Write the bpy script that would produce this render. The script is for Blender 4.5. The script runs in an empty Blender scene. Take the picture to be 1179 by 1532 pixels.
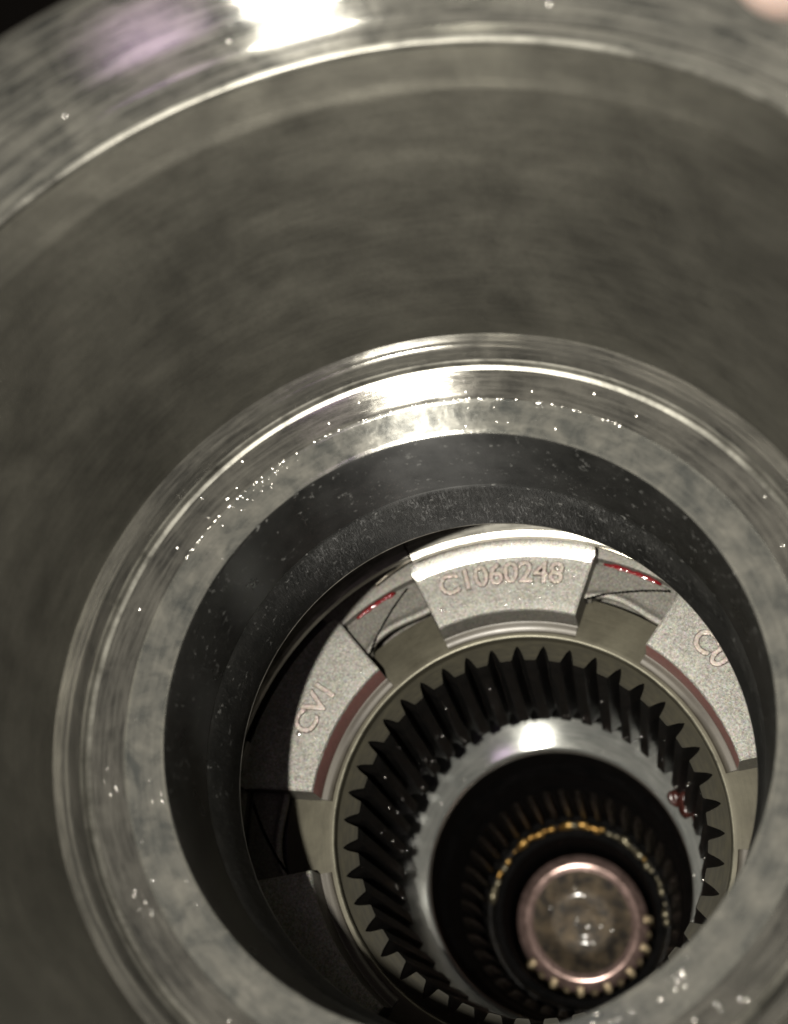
import bpy, bmesh, math, random
from mathutils import Vector, Matrix
random.seed(7)
S = 0.001                      # all shapes are written in millimetres
PI = math.pi
scene = bpy.context.scene
col = scene.collection

# ------------------------------------------------------------------ camera
cam_d = bpy.data.cameras.new('camera')
cam = bpy.data.objects.new('camera', cam_d); col.objects.link(cam)
RM = ((0.9752704488, 0.1018888020, 0.1961280799),
      (0.0, 0.8873978579, -0.4610043838),
      (-0.2210148223, 0.4496039523, 0.8654529071))
CAM = (28.0959, -53.5021, 166.5048)
m4 = Matrix(RM).to_4x4(); m4.translation = Vector(CAM) * S
cam.matrix_world = m4
cam_d.sensor_fit = 'VERTICAL'; cam_d.sensor_height = 24.0; cam_d.sensor_width = 24.0
cam_d.lens = 24.0 * 1600 / 1532
cam_d.clip_start = 0.002; cam_d.clip_end = 20
cam_d.dof.use_dof = True
cam_d.dof.focus_distance = 0.232
cam_d.dof.aperture_fstop = cam_d.lens / 2.7
scene.camera = cam

# ------------------------------------------------------------------ world and lamps
w = bpy.data.worlds.new('World'); scene.world = w; w.use_nodes = True
bg = w.node_tree.nodes['Background']
bg.inputs[0].default_value = (0.95, 0.82, 0.66, 1); bg.inputs[1].default_value = 0.075

def lamp(name, loc, power, color, size, aim=(2, 8, -60), spread=180):
    d = bpy.data.lights.new(name, 'AREA'); d.shape = 'DISK'; d.size = size * S
    d.energy = power; d.color = color
    o = bpy.data.objects.new(name, d); col.objects.link(o)
    o.location = Vector(loc) * S
    t = Vector(aim) - Vector(loc)
    o.rotation_euler = t.to_track_quat('-Z', 'Y').to_euler()
    d.spread = math.radians(spread)
    return o
# the phone's flash sits to the left of its lens; a dim violet lamp is added near the lens to imitate a reflected sheen
lamp('phone_flash', (-18.5, -56, 170), 0.71, (1.0, 0.955, 0.86), 5, (16, 24, -20), 98)
lamp('added_violet_sheen', (13, -58, 174), 0.016, (0.95, 0.68, 1.0), 24)

scene.view_settings.view_transform = 'Standard'
scene.view_settings.look = 'None'
scene.view_settings.exposure = 0.0
scene.view_settings.gamma = 1.0
scene.cycles.max_bounces = 8
scene.cycles.glossy_bounces = 5
scene.cycles.sample_clamp_indirect = 3.0
scene.cycles.caustics_refractive = False

# ------------------------------------------------------------------ materials
class NT:
    def __init__(s, name):
        s.m = bpy.data.materials.new(name); s.m.use_nodes = True
        s.t = s.m.node_tree; s.n = s.t.nodes
        s.b = s.n['Principled BSDF']
        s.tc = s.n.new('ShaderNodeTexCoord')
    def link(s, a, b): s.t.links.new(a, b)
    def math(s, op, a, b=0.0):
        n = s.n.new('ShaderNodeMath'); n.operation = op
        for i, v in enumerate((a, b)):
            if isinstance(v, (int, float)): n.inputs[i].default_value = v
            else: s.link(v, n.inputs[i])
        return n.outputs[0]
    def obj(s, scale=1000.0):
        n = s.n.new('ShaderNodeVectorMath'); n.operation = 'SCALE'
        s.link(s.tc.outputs['Object'], n.inputs[0]); n.inputs['Scale'].default_value = scale
        return n.outputs[0]
    def polar(s, a, b, c):
        # seamless turned-metal coordinates: (x/r*a, y/r*a, r*b + z*c), mm
        sp = s.n.new('ShaderNodeSeparateXYZ'); s.link(s.obj(), sp.inputs[0])
        x, y, z = sp.outputs
        r = s.math('SQRT', s.math('ADD', s.math('MULTIPLY', x, x), s.math('MULTIPLY', y, y)))
        cx = s.math('MULTIPLY', s.math('DIVIDE', x, r), a)
        cy = s.math('MULTIPLY', s.math('DIVIDE', y, r), a)
        cz = s.math('ADD', s.math('MULTIPLY', r, b), s.math('MULTIPLY', z, c))
        cb = s.n.new('ShaderNodeCombineXYZ')
        s.link(cx, cb.inputs[0]); s.link(cy, cb.inputs[1]); s.link(cz, cb.inputs[2])
        return cb.outputs[0], z
    def noise(s, vec, scale, detail=4, rough=0.55, dist=0.0):
        n = s.n.new('ShaderNodeTexNoise'); s.link(vec, n.inputs['Vector'])
        n.inputs['Scale'].default_value = scale; n.inputs['Detail'].default_value = detail
        n.inputs['Roughness'].default_value = rough; n.inputs['Distortion'].default_value = dist
        return n.outputs[0]
    def ramp(s, fac, stops):
        n = s.n.new('ShaderNodeValToRGB'); s.link(fac, n.inputs[0])
        e = n.color_ramp.elements
        while len(e) < len(stops): e.new(0.5)
        for i, (p, c) in enumerate(stops):
            e[i].position = p
            e[i].color = (c, c, c, 1) if isinstance(c, (int, float)) else (*c, 1)
        return n.outputs[0]
    def mix(s, fac, a, b, mode='MIX'):
        n = s.n.new('ShaderNodeMix'); n.data_type = 'RGBA'; n.blend_type = mode
        for i, v in ((0, fac), (6, a), (7, b)):
            if isinstance(v, (int, float)): n.inputs[i].default_value = v
            elif isinstance(v, tuple): n.inputs[i].default_value = (*v, 1)
            else: s.link(v, n.inputs[i])
        return n.outputs[2]
    def bump(s, h, strength, dist_mm, prev=None):
        n = s.n.new('ShaderNodeBump'); s.link(h, n.inputs['Height'])
        n.inputs['Strength'].default_value = strength; n.inputs['Distance'].default_value = dist_mm * S
        if prev: s.link(prev, n.inputs['Normal'])
        return n.outputs[0]
    def set(s, **k):
        for key, v in k.items():
            i = s.b.inputs[key.replace('_', ' ')]
            if isinstance(v, (int, float)): i.default_value = v
            elif isinstance(v, tuple): i.default_value = (*v, 1)
            else: s.link(v, i)

def turned(name, c0, c1, metal, r0, r1, groove=0.25, fine=9.0, blot=0.06, aniso=0.0, pit=0.0, coat=0.0, coatr=0.12, wave=0.05, spec=0.5, lines=0.45):
    """lathe-turned metal: circumferential grooves, oily blotches, optional pits"""
    t = NT(name)
    v, z = t.polar(3.0, fine, fine)
    g = t.noise(v, 1.0, 3, 0.6)
    v2, _ = t.polar(4.0, 0.12, 0.12)
    bl = t.noise(t.obj(), blot, 5, 0.6, 0.6)
    st = t.noise(v2, 1.7, 4, 0.6)
    f = t.math('ADD', t.math('MULTIPLY', bl, 0.65), t.math('MULTIPLY', st, 0.35))
    f = t.ramp(f, [(0.36, 0.0), (0.64, 1.0)])
    fine_n = t.noise(t.obj(), 1.3, 4, 0.65)
    c = t.mix(f, c0, c1)
    c = t.mix(t.ramp(fine_n, [(0.3, 0.25), (0.75, 0.0)]), c, (c0[0]*.5, c0[1]*.5, c0[2]*.5))
    c = t.mix(t.ramp(g, [(0.38, lines), (0.62, 0.0)]), c, (c0[0]*.45, c0[1]*.45, c0[2]*.45))
    v3, _ = t.polar(6.0, 1.1, 1.1)
    g2 = t.noise(v3, 1.0, 4, 0.7)
    c = t.mix(t.ramp(g2, [(0.42, 0.0), (0.66, lines)]), c, (min(1, c1[0]*1.35), min(1, c1[1]*1.35), min(1, c1[2]*1.35)))
    ro = t.math('ADD', t.math('MULTIPLY', f, r1 - r0), r0)
    ro = t.math('ADD', ro, t.math('MULTIPLY', fine_n, 0.03))
    nb = t.bump(g, groove, 0.12)
    nb = t.bump(bl, wave, 1.2, nb)
    if pit:
        p = t.noise(t.obj(), 0.8, 5, 0.7)
        nb = t.bump(t.ramp(p, [(0.52, 0.0), (0.62, 1.0)]), pit, 0.2, nb)
    t.set(Base_Color=c, Metallic=metal, Roughness=ro, Normal=nb)
    t.b.inputs['Specular IOR Level'].default_value = spec
    if coat: t.set(Coat_Weight=coat, Coat_Roughness=coatr, Coat_Normal=nb)
    if aniso:
        tg = t.n.new('ShaderNodeTangent'); tg.direction_type = 'RADIAL'; tg.axis = 'Z'
        t.link(tg.outputs[0], t.b.inputs['Tangent']); t.set(Anisotropic=aniso, Anisotropic_Rotation=0.25)
    return t.m

M = {}
M['wall'] = turned('satin_turned_steel', (0.058, 0.056, 0.048), (0.104, 0.100, 0.084), 0.9, 0.38, 0.46, 0.2, 5.0, 0.035, 0.3, wave=0.03, lines=0.13)
M['rim'] = turned('polished_rim_steel', (0.042, 0.044, 0.042), (0.20, 0.194, 0.17), 0.68, 0.11, 0.16, 0.06, 6.0, 0.09, 1.0, coat=0.15, coatr=0.05, wave=0.015)
M['lip'] = turned('polished_lip_steel', (0.05, 0.049, 0.045), (0.13, 0.125, 0.11), 0.75, 0.11, 0.16, 0.06, 7.0, 0.14, 1.0, coat=0.15, coatr=0.05, wave=0.012)
M['chamfer'] = turned('pitted_chamfer_steel', (0.052, 0.055, 0.053), (0.155, 0.15, 0.132), 0.68, 0.15, 0.24, 0.06, 6.0, 0.20, 1.0, pit=0.03, coat=0.15, coatr=0.06, wave=0.02, lines=0.16)
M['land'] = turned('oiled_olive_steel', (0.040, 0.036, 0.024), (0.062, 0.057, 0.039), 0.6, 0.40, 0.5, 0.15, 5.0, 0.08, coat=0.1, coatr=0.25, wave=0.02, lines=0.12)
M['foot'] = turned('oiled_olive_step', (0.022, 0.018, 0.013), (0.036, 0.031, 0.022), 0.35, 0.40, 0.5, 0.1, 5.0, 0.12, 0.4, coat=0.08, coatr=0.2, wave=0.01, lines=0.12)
M['gearface'] = turned('brown_gear_face', (0.011, 0.0098, 0.0055), (0.019, 0.0168, 0.0095), 0.0, 0.6, 0.7, 0.15, 5.0, 0.2, wave=0.02, spec=0.15)
M['washer'] = turned('satin_washer_steel', (0.20, 0.21, 0.20), (0.26, 0.262, 0.245), 0.6, 0.10, 0.13, 0.02, 4.0, 0.08, 1.0, wave=0.004)
M['plate'] = turned('brushed_plate_steel', (0.12, 0.115, 0.10), (0.30, 0.285, 0.25), 0.6, 0.35, 0.5, 0.5, 3.0, 0.25)
M['snap'] = turned('bright_snap_ring_steel', (0.35, 0.34, 0.30), (0.62, 0.60, 0.53), 0.7, 0.25, 0.35, 0.3, 3.0, 0.25)
M['mouth'] = turned('worn_bright_mouth_edge', (0.04, 0.039, 0.034), (0.19, 0.185, 0.162), 0.85, 0.30, 0.42, 0.1, 4.0, 0.12, 0.3, lines=0.2)
M['edge'] = turned('worn_collar_edge', (0.05, 0.047, 0.035), (0.11, 0.105, 0.08), 0.8, 0.35, 0.5, 0.1, 4.0, 0.3)
M['wire'] = turned('spring_wire_steel', (0.45, 0.40, 0.32), (0.65, 0.60, 0.50), 1.0, 0.22, 0.3, 0.1, 4.0, 0.3)
M['outer'] = turned('dark_outer_steel', (0.05, 0.05, 0.045), (0.08, 0.078, 0.07), 0.8, 0.4, 0.5, 0.3, 3.0, 0.05)

def dark_bore():
    t = NT('black_scuffed_bore')
    v, z = t.polar(0.0, 0, 1.0)
    # vertical scuff marks in the lower half, smooth above
    low = t.ramp(t.math('DIVIDE', t.math('MULTIPLY', z, -1.0), 40.0), [(0.50, 0.0), (0.54, 1.0)])
    vp, _ = t.polar(70.0, 0.0, 0.35)
    sc = t.noise(vp, 1.0, 5, 0.7, 1.2)
    fl = t.noise(t.obj(), 1.6, 5, 0.75, 0.4)
    scr = t.ramp(sc, [(0.40, 0.0), (0.62, 1.0)])
    nb = t.bump(t.math('MULTIPLY', scr, low), 0.22, 0.25)
    nb = t.bump(fl, 0.03, 0.3, nb)
    bl = t.noise(t.obj(), 0.13, 4, 0.6)
    wear = t.ramp(t.noise(t.obj(), 0.055, 3, 0.6), [(0.44, 0.06), (0.60, 1.0)])
    fleck = t.ramp(t.noise(vp, 0.9, 5, 0.8, 1.0), [(0.52, 0.0), (0.70, 1.0)])
    spots = t.ramp(t.noise(t.obj(), 0.7, 3, 0.6), [(0.63, 0.0), (0.70, 1.0)])
    c = t.mix(t.ramp(bl, [(0.35, 0.0), (0.65, 1.0)]), (0.0035, 0.0036, 0.0034), (0.008, 0.008, 0.0075))
    c = t.mix(t.math('MULTIPLY', spots, 0.5), c, (0.10, 0.10, 0.095))
    ro = t.math('ADD', t.math('MULTIPLY', low, 0.08), t.math('ADD', 0.24, t.math('MULTIPLY', bl, 0.10)))
    t.set(Base_Color=c, Metallic=0.0, Specular_IOR_Level=t.math('ADD', t.math('SUBTRACT', 0.38, t.math('MULTIPLY', low, 0.22)), t.math('MULTIPLY', t.math('MULTIPLY', low, fleck), t.math('MULTIPLY', wear, 0.75))), Roughness=ro, Normal=nb, Anisotropic=1.0, Anisotropic_Rotation=0.25)
    tg = t.n.new('ShaderNodeTangent'); tg.direction_type = 'RADIAL'; tg.axis = 'Z'
    t.link(tg.outputs[0], t.b.inputs['Tangent'])
    return t.m
M['bore'] = dark_bore()

def cast(name, c0, c1, metal=0.55, grain=1.0, ro0=0.42):
    t = NT(name)
    n1 = t.noise(t.obj(), 1.9, 5, 0.8)
    n2 = t.noise(t.obj(), 0.5, 4, 0.6)
    vor = t.n.new('ShaderNodeTexVoronoi'); t.link(t.obj(), vor.inputs['Vector'])
    vor.inputs['Scale'].default_value = 2.6
    hs = t.n.new('ShaderNodeMix'); hs.data_type = 'RGBA'
    c = t.mix(t.ramp(n1, [(0.34, 0.0), (0.66, 1.0)]), c0, c1)
    # faint colour fringes of the grain
    c = t.mix(0.10, c, vor.outputs['Color'], 'OVERLAY')
    c = t.mix(t.ramp(n2, [(0.35, 0.0), (0.7, 0.3)]), c, (c0[0]*.8, c0[1]*.72, c0[2]*.66))
    nb = t.bump(n1, 0.6*grain, 0.35)
    nb = t.bump(vor.outputs['Distance'], 0.35*grain, 0.18, nb)
    t.set(Base_Color=c, Metallic=metal, Roughness=t.math('ADD', ro0, t.math('MULTIPLY', n1, 0.2)), Normal=nb)
    return t.m
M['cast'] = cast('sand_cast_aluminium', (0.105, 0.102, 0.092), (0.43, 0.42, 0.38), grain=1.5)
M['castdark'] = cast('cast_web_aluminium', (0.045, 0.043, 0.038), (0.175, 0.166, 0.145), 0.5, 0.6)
M['castsmooth'] = cast('machined_cast_edge', (0.30, 0.30, 0.285), (0.44, 0.43, 0.40), 0.9, 0.12, 0.16)
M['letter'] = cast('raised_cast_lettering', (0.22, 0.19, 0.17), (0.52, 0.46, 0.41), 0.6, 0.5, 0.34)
M['lettershade'] = cast('shaded_letter_flank', (0.035, 0.028, 0.024), (0.10, 0.078, 0.066), 0.3, 0.4, 0.4)  # dark copy of the lettering, shade put into the flank colour
M['oilwall'] = cast('red_oil_stained_casting', (0.12, 0.055, 0.05), (0.18, 0.09, 0.08), 0.4, 0.2, 0.3)

def oily_black(name, c0, c1, rough, grain=1.0, metal=0.2, spec=0.5):
    t = NT(name)
    n1 = t.noise(t.obj(), 0.9, 5, 0.7, 0.8)
    n2 = t.noise(t.obj(), 0.22, 3, 0.5)
    c = t.mix(t.ramp(n2, [(0.35, 0.0), (0.7, 1.0)]), c0, c1)
    nb = t.bump(n1, 0.5*grain, 0.5)
    t.b.inputs['Coat Weight'].default_value = 0.25 if name.startswith('stained') else 0.0
    t.b.inputs['Coat Roughness'].default_value = 0.1
    t.set(Base_Color=c, Metallic=metal, Roughness=t.math('ADD', rough, t.math('MULTIPLY', n2, 0.15)), Normal=nb)
    t.b.inputs['Specular IOR Level'].default_value = spec
    return t.m
M['tooth'] = oily_black('black_oiled_tooth_crease_shade', (0.002, 0.002, 0.002), (0.005, 0.0045, 0.004), 0.36, 1.6, 0.0, 0.10)
M['hole'] = oily_black('black_hub_bore', (0.002, 0.002, 0.002), (0.005, 0.0045, 0.0045), 0.6, 0.4, 0.0, 0.03)
M['spline'] = oily_black('oiled_spline_steel', (0.003, 0.003, 0.003), (0.012, 0.010, 0.008), 0.26, 1.2, 0.1, 0.3)
M['gold'] = oily_black('amber_glint_bead', (0.30, 0.15, 0.03), (0.75, 0.52, 0.20), 0.34, 0.6, 0.9)
M['palebead'] = oily_black('pale_glint_bead', (0.16, 0.14, 0.09), (0.42, 0.38, 0.27), 0.3, 0.6, 0.8)
M['shaft'] = turned('rosy_polished_shaft', (0.20, 0.14, 0.12), (0.42, 0.29, 0.26), 0.7, 0.16, 0.24, 0.1, 8.0, 0.15, 0.7, wave=0.02)
M['shaftpit'] = oily_black('stained_shaft_recess', (0.028, 0.024, 0.020), (0.13, 0.098, 0.062), 0.4, 1.2, 0.6)
M['shaftspline'] = cast('golden_worn_splines', (0.14, 0.105, 0.06), (0.42, 0.34, 0.22), 0.7, 0.6, 0.3)

def simple(name, c, ro, metal=0.0, trans=0.0, ior=1.45, coat=0.0, sss=0.0):
    t = NT(name)
    n = t.noise(t.obj(), 0.35, 4, 0.6)
    cc = t.mix(n, (c[0]*.8, c[1]*.8, c[2]*.8), (min(1, c[0]*1.2), min(1, c[1]*1.2), min(1, c[2]*1.2)))
    t.set(Base_Color=cc, Roughness=ro, Metallic=metal)
    t.b.inputs['Transmission Weight'].default_value = trans
    t.b.inputs['IOR'].default_value = ior
    t.b.inputs['Coat Weight'].default_value = coat
    if sss:
        t.b.inputs['Subsurface Weight'].default_value = sss
        t.b.inputs['Subsurface Radius'].default_value = (0.004, 0.0015, 0.0008)
        t.b.inputs['Subsurface Scale'].default_value = 1.0
    return t.m
M['drop'] = simple('glinting_oil_drop', (0.7, 0.68, 0.64), 0.24, 0.95, 0.0, 1.5, 0.5)
M['redoil'] = simple('red_transmission_fluid', (0.085, 0.003, 0.005), 0.14, 0.0, 0.0, 1.5, 1.0)
M['grease'] = simple('brown_red_grease', (0.030, 0.009, 0.007), 0.25, 0.0, 0.0, 1.5, 0.3)
M['skin'] = simple('pink_skin', (0.20, 0.15, 0.13), 0.5, sss=0.2)
M['nail'] = simple('finger_nail', (0.78, 0.52, 0.45), 0.3)
M['bench'] = simple('dark_workbench', (0.016, 0.014, 0.015), 0.7)

# ------------------------------------------------------------------ mesh helpers (mm in, metres out)
def link_obj(name, bm, mats, parent=None, smooth=True, loc=None):
    me = bpy.data.meshes.new(name)
    bmesh.ops.scale(bm, vec=(S, S, S), verts=bm.verts)
    if smooth:
        for f in bm.faces: f.smooth = True
    bm.to_mesh(me); bm.free()
    if not isinstance(mats, (list, tuple)): mats = [mats]
    for m in mats: me.materials.append(m)
    o = bpy.data.objects.new(name, me); col.objects.link(o)
    if parent: o.parent = parent
    return o
def sharp(o, deg=30):
    me = o.data
    bm = bmesh.new(); bm.from_mesh(me)
    for e in bm.edges:
        if len(e.link_faces) == 2 and e.calc_face_angle(0) > math.radians(deg): e.smooth = False
    bm.to_mesh(me); bm.free()
    return o
def root(name, label, cat, group=None):
    o = bpy.data.objects.new(name, None); col.objects.link(o)
    o['label'] = label; o['category'] = cat; o.empty_display_size = 0.01
    if group: o['group'] = group
    return o
def tag(o, label, cat, group=None, kind=None):
    o['label'] = label; o['category'] = cat
    if group: o['group'] = group
    if kind: o['kind'] = kind
    return o
def P(r, a, z):
    a = math.radians(a); return Vector((r*math.cos(a), r*math.sin(a), z))
def rnd_profile(pts, k=3):
    """pts: (r,z[,radius]) -> profile with rounded corners"""
    out = []
    for i, p in enumerate(pts):
        if len(p) < 3 or i in (0, len(pts)-1): out.append((p[0], p[1])); continue
        a = Vector(pts[i-1][:2]); b = Vector(p[:2]); c = Vector(pts[i+1][:2])
        d1 = (a-b); d2 = (c-b); R = min(p[2], d1.length*.45, d2.length*.45)
        p1 = b + d1.normalized()*R; p2 = b + d2.normalized()*R
        for j in range(k+1):
            t = j/k
            q = p1*(1-t)**2 + b*2*t*(1-t) + p2*t*t
            out.append((q.x, q.y))
    return out
def lathe(bm, prof, a0=0, a1=360, n=256, mi=0, caps=False):
    full = abs(a1-a0) >= 360
    cols_ = []
    for i in range(n if full else n+1):
        a = a0 + (a1-a0)*i/n
        cols_.append([bm.verts.new(P(r, a, z)) for r, z in prof])
    nn = len(cols_)
    for i in range(n):
        c0, c1 = cols_[i], cols_[(i+1) % nn]
        for j in range(len(prof)-1):
            f = bm.faces.new((c0[j], c0[j+1], c1[j+1], c1[j])); f.material_index = mi
    return cols_
def arc_solid(bm, prof, a0, a1, n=48, mi=0):
    """closed cross-section (r,z) loop swept a0..a1 with end caps"""
    rings = [[bm.verts.new(P(r, a0+(a1-a0)*i/n, z)) for r, z in prof] for i in range(n+1)]
    k = len(prof)
    for i in range(n):
        for j in range(k):
            f = bm.faces.new((rings[i][j], rings[i][(j+1) % k], rings[i+1][(j+1) % k], rings[i+1][j])); f.material_index = mi
    for ring in (rings[0], rings[-1]):
        f = bm.faces.new(ring); f.material_index = mi
    bmesh.ops.recalc_face_normals(bm, faces=bm.faces)
def fix(bm): bmesh.ops.recalc_face_normals(bm, faces=bm.faces)

# ------------------------------------------------------------------ bench (what the dark corner shows)
bm = bmesh.new()
bmesh.ops.create_grid(bm, x_segments=4, y_segments=4, size=1200)
bmesh.ops.translate(bm, vec=(0, 0, -372), verts=bm.verts)
o = link_obj('workbench_top', bm, M['bench']); o['kind'] = 'structure'

# ------------------------------------------------------------------ drum housing
drum = root('drum_housing', 'large turned steel drum housing with bright stepped lip and black bore', 'drum')
def part(name, prof, mat, parent, a0=0, a1=360, n=256, deg=28):
    bm = bmesh.new(); lathe(bm, prof, a0, a1, n)
    o = link_obj(name, bm, mat, parent)
    return sharp(o, deg)
# bright rim: groove beside the mouth, then a steep cone up to the outer edge
rim = rnd_profile([(70.95, 67.9), (71.15, 68.7, 0.4), (71.7, 70.6, 0.3), (72.4, 70.0, .3), (73.6, 71.0, 0.6), (75.2, 74.2, 1.0), (79.6, 80.2, 2.0), (81.6, 82.4, 1.2), (84.5, 82.0, 1.2), (86, 78)], 4)
part('rim', rim, M['rim'], drum)
bm = bmesh.new()
lathe(bm, rnd_profile([(71.02, 67.5), (70.65, 67.9, .15), (70.75, 68.5, .15), (71.2, 68.85)], 4))
link_obj('mouth_edge', bm, M['mouth'], drum)
shell = rnd_profile([(86, 78), (87.5, 74, 2), (88, 40, 3), (92, 30, 3), (92, -116, 3), (60, -119.5, 3), (56, -200, 3), (56, -370)], 4)
part('outer_shell', shell, M['outer'], drum, n=128)
wall = rnd_profile([(70.95, 67.9), (71.0, 67.6, .4), (69.9, 63.2, 0.5), (69.4, 61.5, .5), (68.0, 50, 2), (65.4, 24, 6), (64.5, 11.2, 1.2), (64.3, 10.4)], 5)
part('side_wall', wall, M['wall'], drum)
lip = rnd_profile([(64.3, 10.4), (63.6, 9.7, .8), (62.7, 8.9, .5), (62.4, 6.4, .8), (62.2, 5.0, .6), (61.2, 4.1, .8), (60.0, 3.4, 1), (57.0, 1.9, .5), (56.4, 1.75)], 4)
part('shoulder_lip', lip, M['lip'], drum)
bm = bmesh.new()
lathe(bm, rnd_profile([(62.6, 6.2), (62.05, 5.5, .2), (61.8, 4.7, .2), (61.1, 4.25)], 4))
link_obj('lip_ridge', bm, M['mouth'], drum)
bm = bmesh.new()
lathe(bm, rnd_profile([(64.5, 11.0), (64.0, 10.4, .3), (63.5, 9.9, .2), (63.2, 9.3)], 4))
link_obj('lip_ridge', bm, M['lip'], drum)
ch = rnd_profile([(56.4, 1.75), (56.1, 1.35, .25), (50.6, 0.25, .4), (50.15, -0.15)], 4)
part('bore_chamfer', ch, M['chamfer'], drum)
bore = rnd_profile([(50.15, -0.15), (50.0, -0.6, .2), (50.0, -19.6), (50.12, -19.9), (50.0, -20.2), (49.95, -37.2), (50.3, -37.9, .2), (51.5, -38.2), (62, -38.4), (90, -38.4)], 3)
part('bore_sleeve', bore, M['bore'], drum)
bm = bmesh.new()
lathe(bm, [(49.93, -37.15), (49.9, -37.45), (50.25, -37.95)])
link_obj('bore_edge', bm, M['plate'], drum)

# ------------------------------------------------------------------ plates and springs round the casting
cl = root('pressure_plate', 'dull brushed steel plate arc left of the numbered lug, under the bore edge', 'plate')
bm = bmesh.new()
arc_solid(bm, rnd_profile([(72.3, -87.2), (72.1, -88.8, .3), (88, -88.8), (88, -86.6), (74, -86.6, .3), (72.3, -87.2)][:-1], 3), 110.6, 250, 96)
sharp(link_obj('plate_ring', bm, M['plate'], cl))
bm = bmesh.new()
arc_solid(bm, [(71.6, -89.5), (71.6, -93.2), (76.5, -93.2), (76.5, -89.5)], 163, 168.5, 6)
sharp(link_obj('plate_tab', bm, M['plate'], cl))
bm = bmesh.new()
arc_solid(bm, [(69.7, -85.1), (69.5, -86.4), (88, -86.4), (88, -84.2), (71, -84.2)], 57, 110.1, 64)
o = link_obj('snap_ring', bm, M['snap']); sharp(o)
tag(o, 'bright snap ring segment running above the lug with the long number', 'snap ring')
# wire spring
def tube(bm, pts, rad, n=10, mi=0):
    rings = []
    for i, p in enumerate(pts):
        d = (pts[min(i+1, len(pts)-1)] - pts[max(i-1, 0)]).normalized()
        u = d.cross(Vector((0, 0, 1))).normalized(); v = u.cross(d)
        rr = rad(i/(len(pts)-1)) if callable(rad) else rad
        rings.append([bm.verts.new(p + (u*math.cos(2*PI*k/n) + v*math.sin(2*PI*k/n))*rr) for k in range(n)])
    for i in range(len(pts)-1):
        for k in range(n):
            bm.faces.new((rings[i][k], rings[i][(k+1) % n], rings[i+1][(k+1) % n], rings[i+1][k]))
    bm.faces.new(rings[0]); bm.faces.new(rings[-1]); fix(bm)
bm = bmesh.new()
ctrl = [(119.9, 73.4, -95), (116, 73.6, -93.6), (112.5, 73.2, -91.4), (109, 72.8, -90.2), (104, 72.7, -90), (96, 72.5, -90), (88, 72.2, -90), (80, 71.9, -90), (72, 71.3, -90), (66, 70.9, -90), (60, 70.6, -90.5)]
pts = []
for i in range(len(ctrl)-1):
    for j in range(6):
        t = j/6; a, b = ctrl[i], ctrl[i+1]
        pts.append(P(a[1]*(1-t)+b[1]*t, a[0]*(1-t)+b[0]*t, a[2]*(1-t)+b[2]*t))
tube(bm, pts, 0.42)
tag(link_obj('wire_spring', bm, M['wire']), 'thin bright curved spring wire between snap ring and numbered lug', 'spring')

# ------------------------------------------------------------------ cast retainer with six raised lugs
ret = root('cast_retainer', 'grey sand-cast aluminium retainer ring with raised lugs carrying cast lettering', 'retainer')
ZF, ZL = -95.0, -104.2
def lug_mesh(w=19.6, seed=0, lip=-1.0):
    """lug centred on angle 0, half width ~w degrees at the outer edge; radial grid with chamfers"""
    rr = random.Random(seed)
    bm = bmesh.new()
    N = 40
    def half(r):            # ends are slightly converging walls
        return w + (r-53.4)*0.045
    prof = [(53.0, ZL+1.0), (53.2, ZF-0.9), (53.45, ZF-0.25), (53.9, ZF), (57, ZF), (60, ZF), (63, ZF), (66, ZF), (67.6, ZF+0.05*lip), (68.3, ZF+0.3*lip), (71.6, ZF+1.5*lip), (72.8, ZF+1.7*lip), (73.4, ZF+.9*lip-.3), (73.6, ZL-3)]
    cols_ = []
    for i in range(N+1):
        u = -1 + 2*i/N
        c = []
        for j, (r, z) in enumerate(prof):
            a = u*half(r)
            zz = z; r2 = r
            if i in (0, N) and z > ZL+2: zz = z-0.5         # rounded end edges
            if i in (1, N-1) and z > ZL+2: zz = z-0.12; a = (1 if u > 0 else -1)*(half(r)-0.45)
            if r > 71 and abs(u) > 0.93: r2 = r-1.6*(abs(u)-0.93)/0.07   # rounded outer corners
            if 3 >= j >= 1: r2 += rr.uniform(-0.07, 0.07)
            c.append(bm.verts.new(P(r2, a, zz)))
        cols_.append(c)
    for i in range(N):
        for j in range(len(prof)-1):
            f = bm.faces.new((cols_[i][j], cols_[i][j+1], cols_[i+1][j+1], cols_[i+1][j]))
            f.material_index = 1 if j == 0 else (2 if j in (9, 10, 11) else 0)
    for e, sgn in ((0, -1), (N, 1)):      # end walls, flared a little
        bot = [bm.verts.new(P(r, sgn*(half(r)+0.55), ZL-3)) for r, z in prof]
        for j in range(len(prof)-1):
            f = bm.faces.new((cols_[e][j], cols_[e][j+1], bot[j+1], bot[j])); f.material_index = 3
    # foot: rounded step between lug and land
    foot = rnd_profile([(53.0, ZL+1.0), (52.7, ZL+.9, .2), (51.4, ZL+.75, .5), (50.4, ZL+.25, .5), (50.0, ZL-.3)], 4)
    n = 40
    cs = [[bm.verts.new(P(r, -half(53)-0.2+(2*half(53)+0.4)*i/n, z)) for r, z in foot] for i in range(n+1)]
    for i in range(n):
        for j in range(len(foot)-1):
            f = bm.faces.new((cs[i][j], cs[i][j+1], cs[i+1][j+1], cs[i+1][j])); f.material_index = 4
    for s_ in (0, n):
        b = [bm.verts.new((v.co.x, v.co.y, ZL-.7)) for v in cs[s_]]
        for j in range(len(foot)-1):
            f = bm.faces.new((cs[s_][j], cs[s_][j+1], b[j+1], b[j])); f.material_index = 4
    fix(bm)
    return bm
def rot(o, deg): o.rotation_euler = (0, 0, math.radians(deg)); return o
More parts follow.
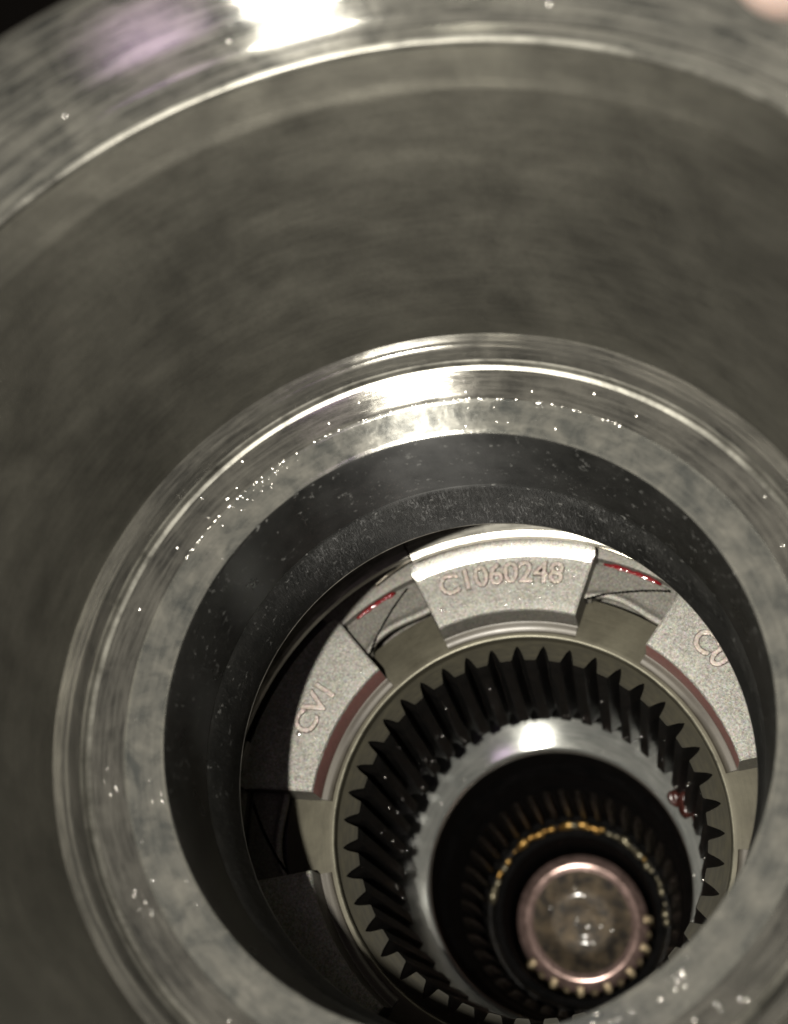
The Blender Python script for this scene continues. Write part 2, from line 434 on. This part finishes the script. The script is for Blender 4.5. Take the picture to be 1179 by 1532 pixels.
def lettering(text, parent, centre, base, size, spacing=1.0, zf=ZF, height=0.4, squeeze=1.0):
    cu = bpy.data.curves.new('raised_lettering', 'FONT')
    cu.body = text; cu.size = size; cu.space_character = spacing
    cu.align_x = 'CENTER'; cu.extrude = height; cu.bevel_depth = 0.24; cu.bevel_resolution = 1
    cu.offset = 0.03
    to = bpy.data.objects.new('tmp', cu); col.objects.link(to)
    dg = bpy.context.evaluated_depsgraph_get(); dg.update()
    me = bpy.data.meshes.new_from_object(to.evaluated_get(dg))
    bpy.data.objects.remove(to)
    rr = random.Random(3)
    for v in me.vertices:
        x, y, z = v.co
        r = base + y + rr.uniform(-.05, .05)
        a = centre - math.degrees(x*squeeze/(base+size*.35)) + rr.uniform(-.04, .04)
        v.co = P(r, a, zf + z*0.9 + 0.05) * S
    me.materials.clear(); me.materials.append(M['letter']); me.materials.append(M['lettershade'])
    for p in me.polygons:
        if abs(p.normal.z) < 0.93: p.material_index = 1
    me.name = 'raised_lettering'
    o = bpy.data.objects.new('raised_lettering', me); col.objects.link(o)
    o.parent = parent
    return o
lugc = [(91.2, 'lug with raised number C1060248 and bright bevelled outer edge'), (31.0, 'lug half hidden by the bore on the right, fully lit'), (151.2, 'lug with raised letters CV1, its outer half in shadow'),
        (211.0, 'lug in full shadow at the lower left'), (271.0, None), (331.0, None)]
for k, (ang, lab) in enumerate(lugc):
    w = 19.6
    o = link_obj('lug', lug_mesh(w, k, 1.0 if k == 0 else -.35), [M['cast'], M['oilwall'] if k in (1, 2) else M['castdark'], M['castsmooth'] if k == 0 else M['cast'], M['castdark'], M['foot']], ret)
    rot(o, ang); sharp(o, 32)
    if lab: o['label'] = lab
    if k == 0: lettering('C1060248', o, 91.8-ang, 61.0, 8.3, 0.97, squeeze=1.0)
    if k == 2: lettering('CV1', o, 150.0-ang, 57.9, 8.6, 0.92)
    if k == 1: lettering('C0', o, 38.0-ang, 60.0, 8.6, 1.0)
# webs in the gaps: two facets meeting in a diagonal crease, an oil groove and an outer ledge
def web_mesh():
    bm = bmesh.new()
    def zi(a, r):
        """height of the web: ridge along the diagonal from (r60,+) to (r71,-)"""
        t = (r-60)/11.0
        d = (a+9) - (18*(1-t))      # signed angle from the diagonal
        return -99.6 - (3.0 if abs(d-0.3) < 0.42 else 0.0) - (0.5 if d > 0.3 else 0.0)
    NA, NR = 92, 40
    g = []
    for i in range(NA+1):
        a = -11.5 + 23*i/NA
        rin = 61.0 + 0.5*math.sin((a+3)*0.3) - 0.9*min(1, max(0, (a-6)/4))
        rowv = []
        rowv.append(bm.verts.new(P(rin+2.6, a, ZL-2)))
        rowv.append(bm.verts.new(P(rin+0.25, a, -100.9)))
        for j in range(NR+1):
            r = rin + (70.4-rin)*j/NR
            e = -0.4 if j == 0 else 0
            e += 0.35*math.exp(-((r-rin-1.3)/0.8)**2)       # rolled inner edge
            rowv.append(bm.verts.new(P(r, a, zi(a, r)+e)))
        rowv.append(bm.verts.new(P(70.5, a, -101.8)))
        rowv.append(bm.verts.new(P(71.7, a, -101.8)))
        rowv.append(bm.verts.new(P(71.8, a, -99.2)))
        rowv.append(bm.verts.new(P(75.0, a, -98.4)))
        rowv.append(bm.verts.new(P(86, a, -98.4)))
        g.append(rowv)
    for i in range(NA):
        for j in range(len(g[0])-1):
            f = bm.faces.new((g[i][j], g[i][j+1], g[i+1][j+1], g[i+1][j]))
            if 2 <= j < NR+2 and min(v.co.z for v in f.verts) < -102.0: f.material_index = 1  # crease faces take the black: the crease's shade put into the colour
    fix(bm); return bm
wm = None
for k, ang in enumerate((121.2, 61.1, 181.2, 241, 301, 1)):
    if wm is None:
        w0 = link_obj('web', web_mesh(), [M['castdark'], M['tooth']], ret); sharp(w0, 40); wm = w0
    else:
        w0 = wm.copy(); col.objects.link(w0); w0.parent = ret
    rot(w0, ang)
part('back_flange', [(90, -38.5), (90, -112), (60, -112)], M['castdark'], ret, n=96)

# red oil in the grooves
def oil_strip(a0, a1, r, z):
    bm = bmesh.new(); n = 26
    pts = [P(r+.12*math.sin(i*1.3), a0+(a1-a0)*i/n, z-.15) for i in range(n+1)]
    tube(bm, pts, lambda t: 0.78*(.8+.35*abs(math.sin(t*7+a0)))*max(0.3, min(1, 12*t, 12*(1-t)))*(1+0.12*math.sin(t*19)), 12)
    return bm
tag(link_obj('oil_bead', oil_strip(116.8, 127.2, 71.0, -100.4), M['redoil']), 'bright red oil bead in the gap left of the numbered lug', 'oil bead')
tag(link_obj('oil_bead', oil_strip(56.2, 69.2, 71.0, -100.6), M['redoil']), 'long dark red oil bead in the gap right of the numbered lug', 'oil bead')

# ------------------------------------------------------------------ ring gear
gear = root('ring_gear', 'internal ring gear with black oily teeth and brown end faces', 'gear')
part('collar', rnd_profile([(61.5, ZL), (50.5, ZL), (49.3, ZL-.05, .2), (48.9, ZL-.5, .2), (48.85, ZL-2.6)], 3), M['land'], gear, deg=50)
bm = bmesh.new(); lathe(bm, [(49.0, ZL-0.7), (48.78, ZL-.55), (48.8, ZL-.35), (49.15, ZL-.03), (49.4, ZL+.01)])
link_obj('collar_edge', bm, M['edge'], gear)
ZG, ZB = -107.3, -165.0
part('gear_rim', [(49.2, ZG), (47.45, ZG), (47.4, ZG-.4), (47.4, ZB), (52, ZB-0.5), (52, ZG-1)], [M['tooth']], gear, n=252, deg=50)
bm = bmesh.new(); lathe(bm, [(49.3, ZG+.01), (47.42, ZG+.01)], n=252); fix(bm)
link_obj('gear_rim_face', bm, M['gearface'], gear)
NT_ = 42
def tooth_bm():
    bm = bmesh.new()
    ht, hb = 2.15, 4.22         # half-angles (deg) at tip and root
    sec = [(47.6, -hb), (46.2, -3.35), (44.6, -2.55), (43.7, -ht), (43.45, -ht+.35), (43.45, ht-.35), (43.7, ht), (44.6, 2.55), (46.2, 3.35), (47.6, hb)]
    zs = [ZG+.015, ZG-.25, -120, -135, -150, ZB+2, ZB+.4, ZB]
    rows = []
    rr = random.Random(5)
    for i, z in enumerate(zs):
        hel = (ZG-z)*0.035
        row = []
        for (r, a) in sec:
            r2, a2 = r, a
            if i == 0 and r < 47: r2 = r+.12; a2 = a*0.97
            if i == len(zs)-1 and r < 47: r2 = r+1.0; a2 = a*.7
            if i == len(zs)-2 and r < 47: r2 = r+.3; a2 = a*.9
            if 1 < i < len(zs)-2 and r < 47: r2 += rr.uniform(-.12, .12)
            row.append(bm.verts.new(P(r2, a2+hel, z)))
        rows.append(row)
    for i in range(len(zs)-1):
        for j in range(len(sec)-1):
            bm.faces.new((rows[i][j], rows[i][j+1], rows[i+1][j+1], rows[i+1][j])).material_index = 1
    bm.faces.new(rows[0]).material_index = 0
    bm.faces.new(rows[-1]).material_index = 1
    fix(bm); return bm
t0 = link_obj('tooth', tooth_bm(), [M['gearface'], M['tooth']], gear); sharp(t0, 30)
PH = 89.8 + 360/NT_/2          # tooth spaces lie at 89.8 + k * pitch
rot(t0, PH)
for k in range(1, NT_):
    t = t0.copy(); col.objects.link(t); t.parent = gear
    rot(t, PH + k*360/NT_)

# grease lump on the teeth at the right
def blob(bm, c, rx, ry, rz, seed, sub=3):
    rr = random.Random(seed)
    r = bmesh.ops.create_icosphere(bm, subdivisions=sub, radius=1.0)
    ph = [rr.uniform(0, 6) for _ in range(6)]
    for v in r['verts']:
        n = v.co.copy()
        k = 1 + .16*math.sin(3*n.x+ph[0]) + .14*math.sin(4*n.y+ph[1]) + .1*math.sin(6*n.z+ph[2]+3*n.x)
        v.co = Vector((n.x*rx*k, n.y*ry*k, n.z*rz*k)) + Vector(c)
bm = bmesh.new()
blob(bm, P(44.2, 21.5, -168), 2.3, 3.4, 3.2, 1); blob(bm, P(42.6, 26, -170), 1.8, 2.4, 1.8, 2); blob(bm, P(45.5, 14, -165), 1.6, 3.2, 3.6, 4)
tag(link_obj('grease_lump', bm, M['grease']), 'dark red-brown grease lump clinging to gear teeth at the right', 'grease')

# ------------------------------------------------------------------ thrust washer, hub, bushing
ZW = -194.0
bm = bmesh.new()
lathe(bm, rnd_profile([(55.5, ZW-3), (55.5, ZW+3, .3), (54.6, ZW+3.2), (42.6, ZW, .4), (42.0, ZW-.5, .3), (41.9, ZW-4)], 3))
tag(sharp(link_obj('thrust_washer', bm, M['washer']), 40), 'pale grey steel thrust washer ring below the gear teeth', 'washer')
hub = root('inner_hub', 'black inner hub bore with long internal splines inside washer', 'hub')
part('hub_sleeve', rnd_profile([(42.2, ZW-3), (42.4, -215, 2), (40.5, -222, 2), (39.5, -236, 2), (38.6, -240, 1), (38.4, -286, 1), (30, -287.5, 1), (29, -330), (10, -336)], 3), M['hole'], hub, n=180)
def fin():
    bm = bmesh.new()
    sec = [(38.8, -2.6), (36.9, -1.5), (36.3, -.9), (36.3, .9), (36.9, 1.5), (38.8, 2.6)]
    zs = [(-239.5, 2.3), (-246, 0), (-262, 0), (-284, 0), (-286, .5)]
    rows = [[bm.verts.new(P(r+(e if r < 38 else 0), a, z)) for r, a in sec] for z, e in zs]
    for i in range(len(zs)-1):
        for j in range(len(sec)-1): bm.faces.new((rows[i][j], rows[i][j+1], rows[i+1][j+1], rows[i+1][j]))
    bm.faces.new(rows[0]); fix(bm); return bm
f0 = link_obj('spline', fin(), M['spline'], hub); sharp(f0, 35)
for k in range(1, 40):
    f = f0.copy(); col.objects.link(f); f.parent = hub; rot(f, k*9)
glint_ring = root('glint_bead_ring', 'amber brass bushing ring of small beads added as reflections around the shaft', 'glint')  # added beads: golden glints off spline ends put into shape and colour
part('bead_ring', rnd_profile([(36.2, -285.6), (34.8, -284.2, .5), (33.2, -285.4, .4), (32.9, -287.2)], 3), M['spline'], glint_ring, n=180)
bm = bmesh.new(); blob(bm, (0, 0, 0), .95, 1.25, .75, 3, 2)
b0 = link_obj('bead', bm, M['gold'], glint_ring)
rr = random.Random(11)
b1 = b0.copy(); b1.data = b0.data.copy(); b1.data.materials[0] = M['palebead']; col.objects.link(b1); b1.parent = glint_ring
first = {0: b0, 1: b1}
a = -6.0
while a < 170:
    kind = 0 if (a > 66 and rr.random() < .85) or rr.random() < .2 else 1
    b = first.pop(kind, None)
    if b is None:
        b = (b0 if kind == 0 else b1).copy(); col.objects.link(b); b.parent = glint_ring
    b.location = P(33.7+rr.uniform(-.5, .5), a, -284.2+rr.uniform(-.3, .4))*S
    b.rotation_euler = (rr.uniform(-.5, .5), rr.uniform(-.5, .5), math.radians(a))
    s_ = rr.uniform(.8, 2.2); b.scale = (s_*.9, s_*rr.uniform(.8, 1.3), s_)
    a += rr.uniform(3.4, 6.2) + (5 if 92 < a < 97 else 0) + (4 if rr.random() < .08 else 0)

# ------------------------------------------------------------------ shaft
shaft = root('centre_shaft', 'rosy polished shaft end with dark recess and worn golden splines', 'shaft')
ZS = -306.5
part('shaft_end', rnd_profile([(25.4, ZS-8), (26.9, ZS-5.5, 1.2), (27.0, ZS-3.4, 1.6), (25.4, ZS-1.5, 1.6), (22.6, ZS, 1.6), (20.0, ZS-1.0, 1)], 5), M['shaft'], shaft, n=160, deg=60)
part('shaft_recess', rnd_profile([(20.0, ZS-1.0), (16.5, ZS-2.6, 2), (12.5, ZS-4.6, 3), (9, ZS-5.0, 2), (5, ZS-4.4, 1), (0.01, ZS-4.6)], 5), M['shaftpit'], shaft, n=120, deg=60)
part('shaft_core', [(25.3, ZS-8.5), (25.0, ZS-12), (25.0, -345)], M['shaftspline'], shaft, n=90)
def sp_bm(ro, top, seed):
    q = random.Random(seed)
    bm = bmesh.new()
    sec = [(23.4 if ro > 28 else 24.8, -4.4), (ro-1.6, -3.4), (ro-.4, -2.3), (ro, 0), (ro-.4, 2.3), (ro-1.6, 3.4), (23.4 if ro > 28 else 24.8, 4.4)]
    zs = [(top, 0.0), (top-1.4, .9), (top-3.5, 1), (-325, 1), (-344, 1)]
    rows = [[bm.verts.new(P(25.0+(r-25.0)*e + q.uniform(-.12, .12), a + q.uniform(-.2, .2), z+q.uniform(-.2, .2))) for r, a in sec] for z, e in zs]
    for i in range(len(zs)-1):
        for j in range(len(sec)-1): bm.faces.new((rows[i][j], rows[i][j+1], rows[i+1][j+1], rows[i+1][j]))
    bm.faces.new(rows[0]); fix(bm); return bm
# the lower splines stand proud, the upper ones are worn down flush with the rim
proto = [sharp(link_obj('spline', sp_bm(29.0, ZS-.7, 1), M['shaftspline'], shaft), 50),
         sharp(link_obj('spline', sp_bm(28.2, ZS-1.6, 2), M['shaftspline'], shaft), 50),
         sharp(link_obj('spline', sp_bm(26.6, ZS-6.5, 3), M['shaftspline'], shaft), 50)]
used = set()
for k in range(30):
    a = k*12
    kind = (k % 2) if 205 <= a <= 372 or a <= 8 else 2
    if kind in used: s_ = proto[kind].copy(); col.objects.link(s_); s_.parent = shaft
    else: s_ = proto[kind]; used.add(kind)
    rot(s_, a)

# ------------------------------------------------------------------ oil droplets (spatter nobody could count)
def spatter(name, label, spots, seed):
    """spots: list of (r, angle, z, radius, normal (nr,nz))"""
    bm = bmesh.new()
    rr = random.Random(seed)
    for (r, a, z, rad, (nr, nz)) in spots:
        nrm = Vector((nr*math.cos(math.radians(a)), nr*math.sin(math.radians(a)), nz)).normalized()
        q = Vector((0, 0, 1)).rotation_difference(nrm).to_matrix().to_4x4()
        mt = Matrix.Translation(P(r, a, z)) @ q @ Matrix.Diagonal((rad, rad*rr.uniform(.8, 1.2), rad*.6, 1))
        bmesh.ops.create_uvsphere(bm, u_segments=10, v_segments=7, radius=1.0, matrix=mt)
    o = link_obj(name, bm, M['drop'])
    tag(o, label, 'oil drops', kind='stuff')
    return o
rr = random.Random(21)
def U(a, b): return rr.uniform(a, b)
sp = []
for _ in range(26):
    t = rr.random(); sp.append((73.6+t*7.0, U(60, 150), 71.6+t*9.4, U(.12, .38), (-.8, .6)))
spatter('oil_droplets', 'blurred oil droplets scattered on the bright drum rim', sp, 1)
sp = []
for _ in range(26):
    t = rr.random(); a = rr.choice([U(64, 96), U(70, 92), U(95, 150), U(150, 250), U(290, 315)])
    sp.append((50.8+t*5.2, a, 0.35+t*1.05, U(.04, .12)+.22*rr.random()**3, (-.2, .98)))
for c_ in range(12):
    ca = rr.choice([U(66, 98), U(100, 150), U(150, 215), U(288, 312)]); cr = U(51, 60)
    for _ in range(rr.randrange(4, 14)):
        r_ = cr+rr.gauss(0, .9)
        if 50.6 < r_ < 56: sp.append((r_, ca+rr.gauss(0, 2.2), .35+(r_-50.8)*.2, U(.04, .2), (-.2, .98)))
        elif 57.2 < r_ < 60.8: sp.append((r_, ca+rr.gauss(0, 2.2), 2.2+(r_-57.2)*.48, U(.05, .28), (-.45, .9)))
for _ in range(90):
    sp.append((56.4+U(-.15, .15), rr.choice([U(55, 110), U(110, 150)]), 1.7, U(.10, .30), (-.3, .95)))
for _ in range(24):
    t = rr.random(); sp.append((57.5+t*3.5, U(0, 360), 2.3+t*1.7, U(.10, .36), (-.45, .9)))
spatter('oil_droplets', 'tiny oil droplets on the bright stepped lip', sp, 2)
sp = []
for _ in range(110):
    k = rr.randrange(NT_); a = PH + k*360/NT_ + U(-1.8, 1.8); z = U(-164, -120) if rr.random() < .5 else U(-166, -156)
    sp.append((43.4, a + (ZG-z)*.035, z, U(.12, .42), (-1, 0)))
spatter('oil_droplets', 'glinting oil droplets on the black gear teeth', sp, 3)
sp = []
for _ in range(30):
    r_ = U(42.8, 50); sp.append((r_, U(0, 360), ZW+(r_-42.6)*.267, U(.1, .35), (0, 1)))
sp += [(42.3, U(0, 360), ZW-.15, U(.15, .4), (-.4, .9)) for _ in range(16)]
spatter('oil_droplets', 'sparse oil droplets on the pale washer ring', sp, 4)
sp = [(U(1, 17), U(0, 360), ZS-4.0, U(.5, .95), (0, 1)) for _ in range(16)]
sp += [(25.8+U(-1, .8), U(230, 330), ZS-U(3, 7), U(.3, .7), (.5, .8)) for _ in range(20)]
spatter('oil_droplets', 'round oil droplets standing in the shaft recess', sp, 5)
sp = [(U(54, 67), 91+U(-18, 18), ZF, U(.07, .22), (0, 1)) for _ in range(90)]
sp += [(U(56, 66), 150+U(-17, 17), ZF, U(.07, .2), (0, 1)) for _ in range(14)] + [(61.3, 157.3, ZF, .75, (0, 1))]
sp += [(71.4, U(72, 108), ZF+1.45, U(.1, .3), (.3, .9)) for _ in range(24)]
spatter('oil_droplets', 'fine oil droplets on the cast lugs around the lettering', sp, 6)

# ------------------------------------------------------------------ fingertip on the rim, upper right corner
fin_ = root('finger', 'blurred pink fingertip holding the drum rim at upper right corner', 'finger')
def finger_bm():
    bm = bmesh.new(); prev = None; n = 24
    ax = [(-0.0, .2), (.8, 2.8), (2.4, 5.0), (5, 6.8), (9, 7.8), (15, 8.3), (22, 8.2), (27, 8.6), (33, 8.9), (42, 8.7), (55, 9.3), (70, 9.8)]
    rows = []
    for x, r in ax:
        bend = 0.0 if x < 27 else (x-27)*-.35
        rows.append([bm.verts.new((x, r*1.05*math.cos(2*PI*k/n), r*.88*math.sin(2*PI*k/n)+bend)) for k in range(n)])
    for i in range(len(rows)-1):
        for k in range(n): bm.faces.new((rows[i][k], rows[i][(k+1) % n], rows[i+1][(k+1) % n], rows[i+1][k]))
    bm.faces.new(rows[0]); bm.faces.new(rows[-1]); fix(bm); return bm
f_ = link_obj('fingertip', finger_bm(), M['skin'], fin_)
bm = bmesh.new(); g = []
for i in range(9):
    x = 1.6 + 11*i/8
    g.append([bm.verts.new((x, 5.2*math.sin(j/6*1.0*(PI/2))*(1-.35*(1-i/8)**3), 7.9*(.62+.38*min(1, i/3))*math.cos(j/6*.9) - .1)) for j in range(-6, 7)])
for i in range(8):
    for j in range(12): bm.faces.new((g[i][j], g[i][j+1], g[i+1][j+1], g[i+1][j]))
link_obj('nail', bm, M['nail'], fin_)
fin_.location = P(64.8, 42.0, 87.6)*S
fin_.rotation_euler = (0, 0, math.radians(47))
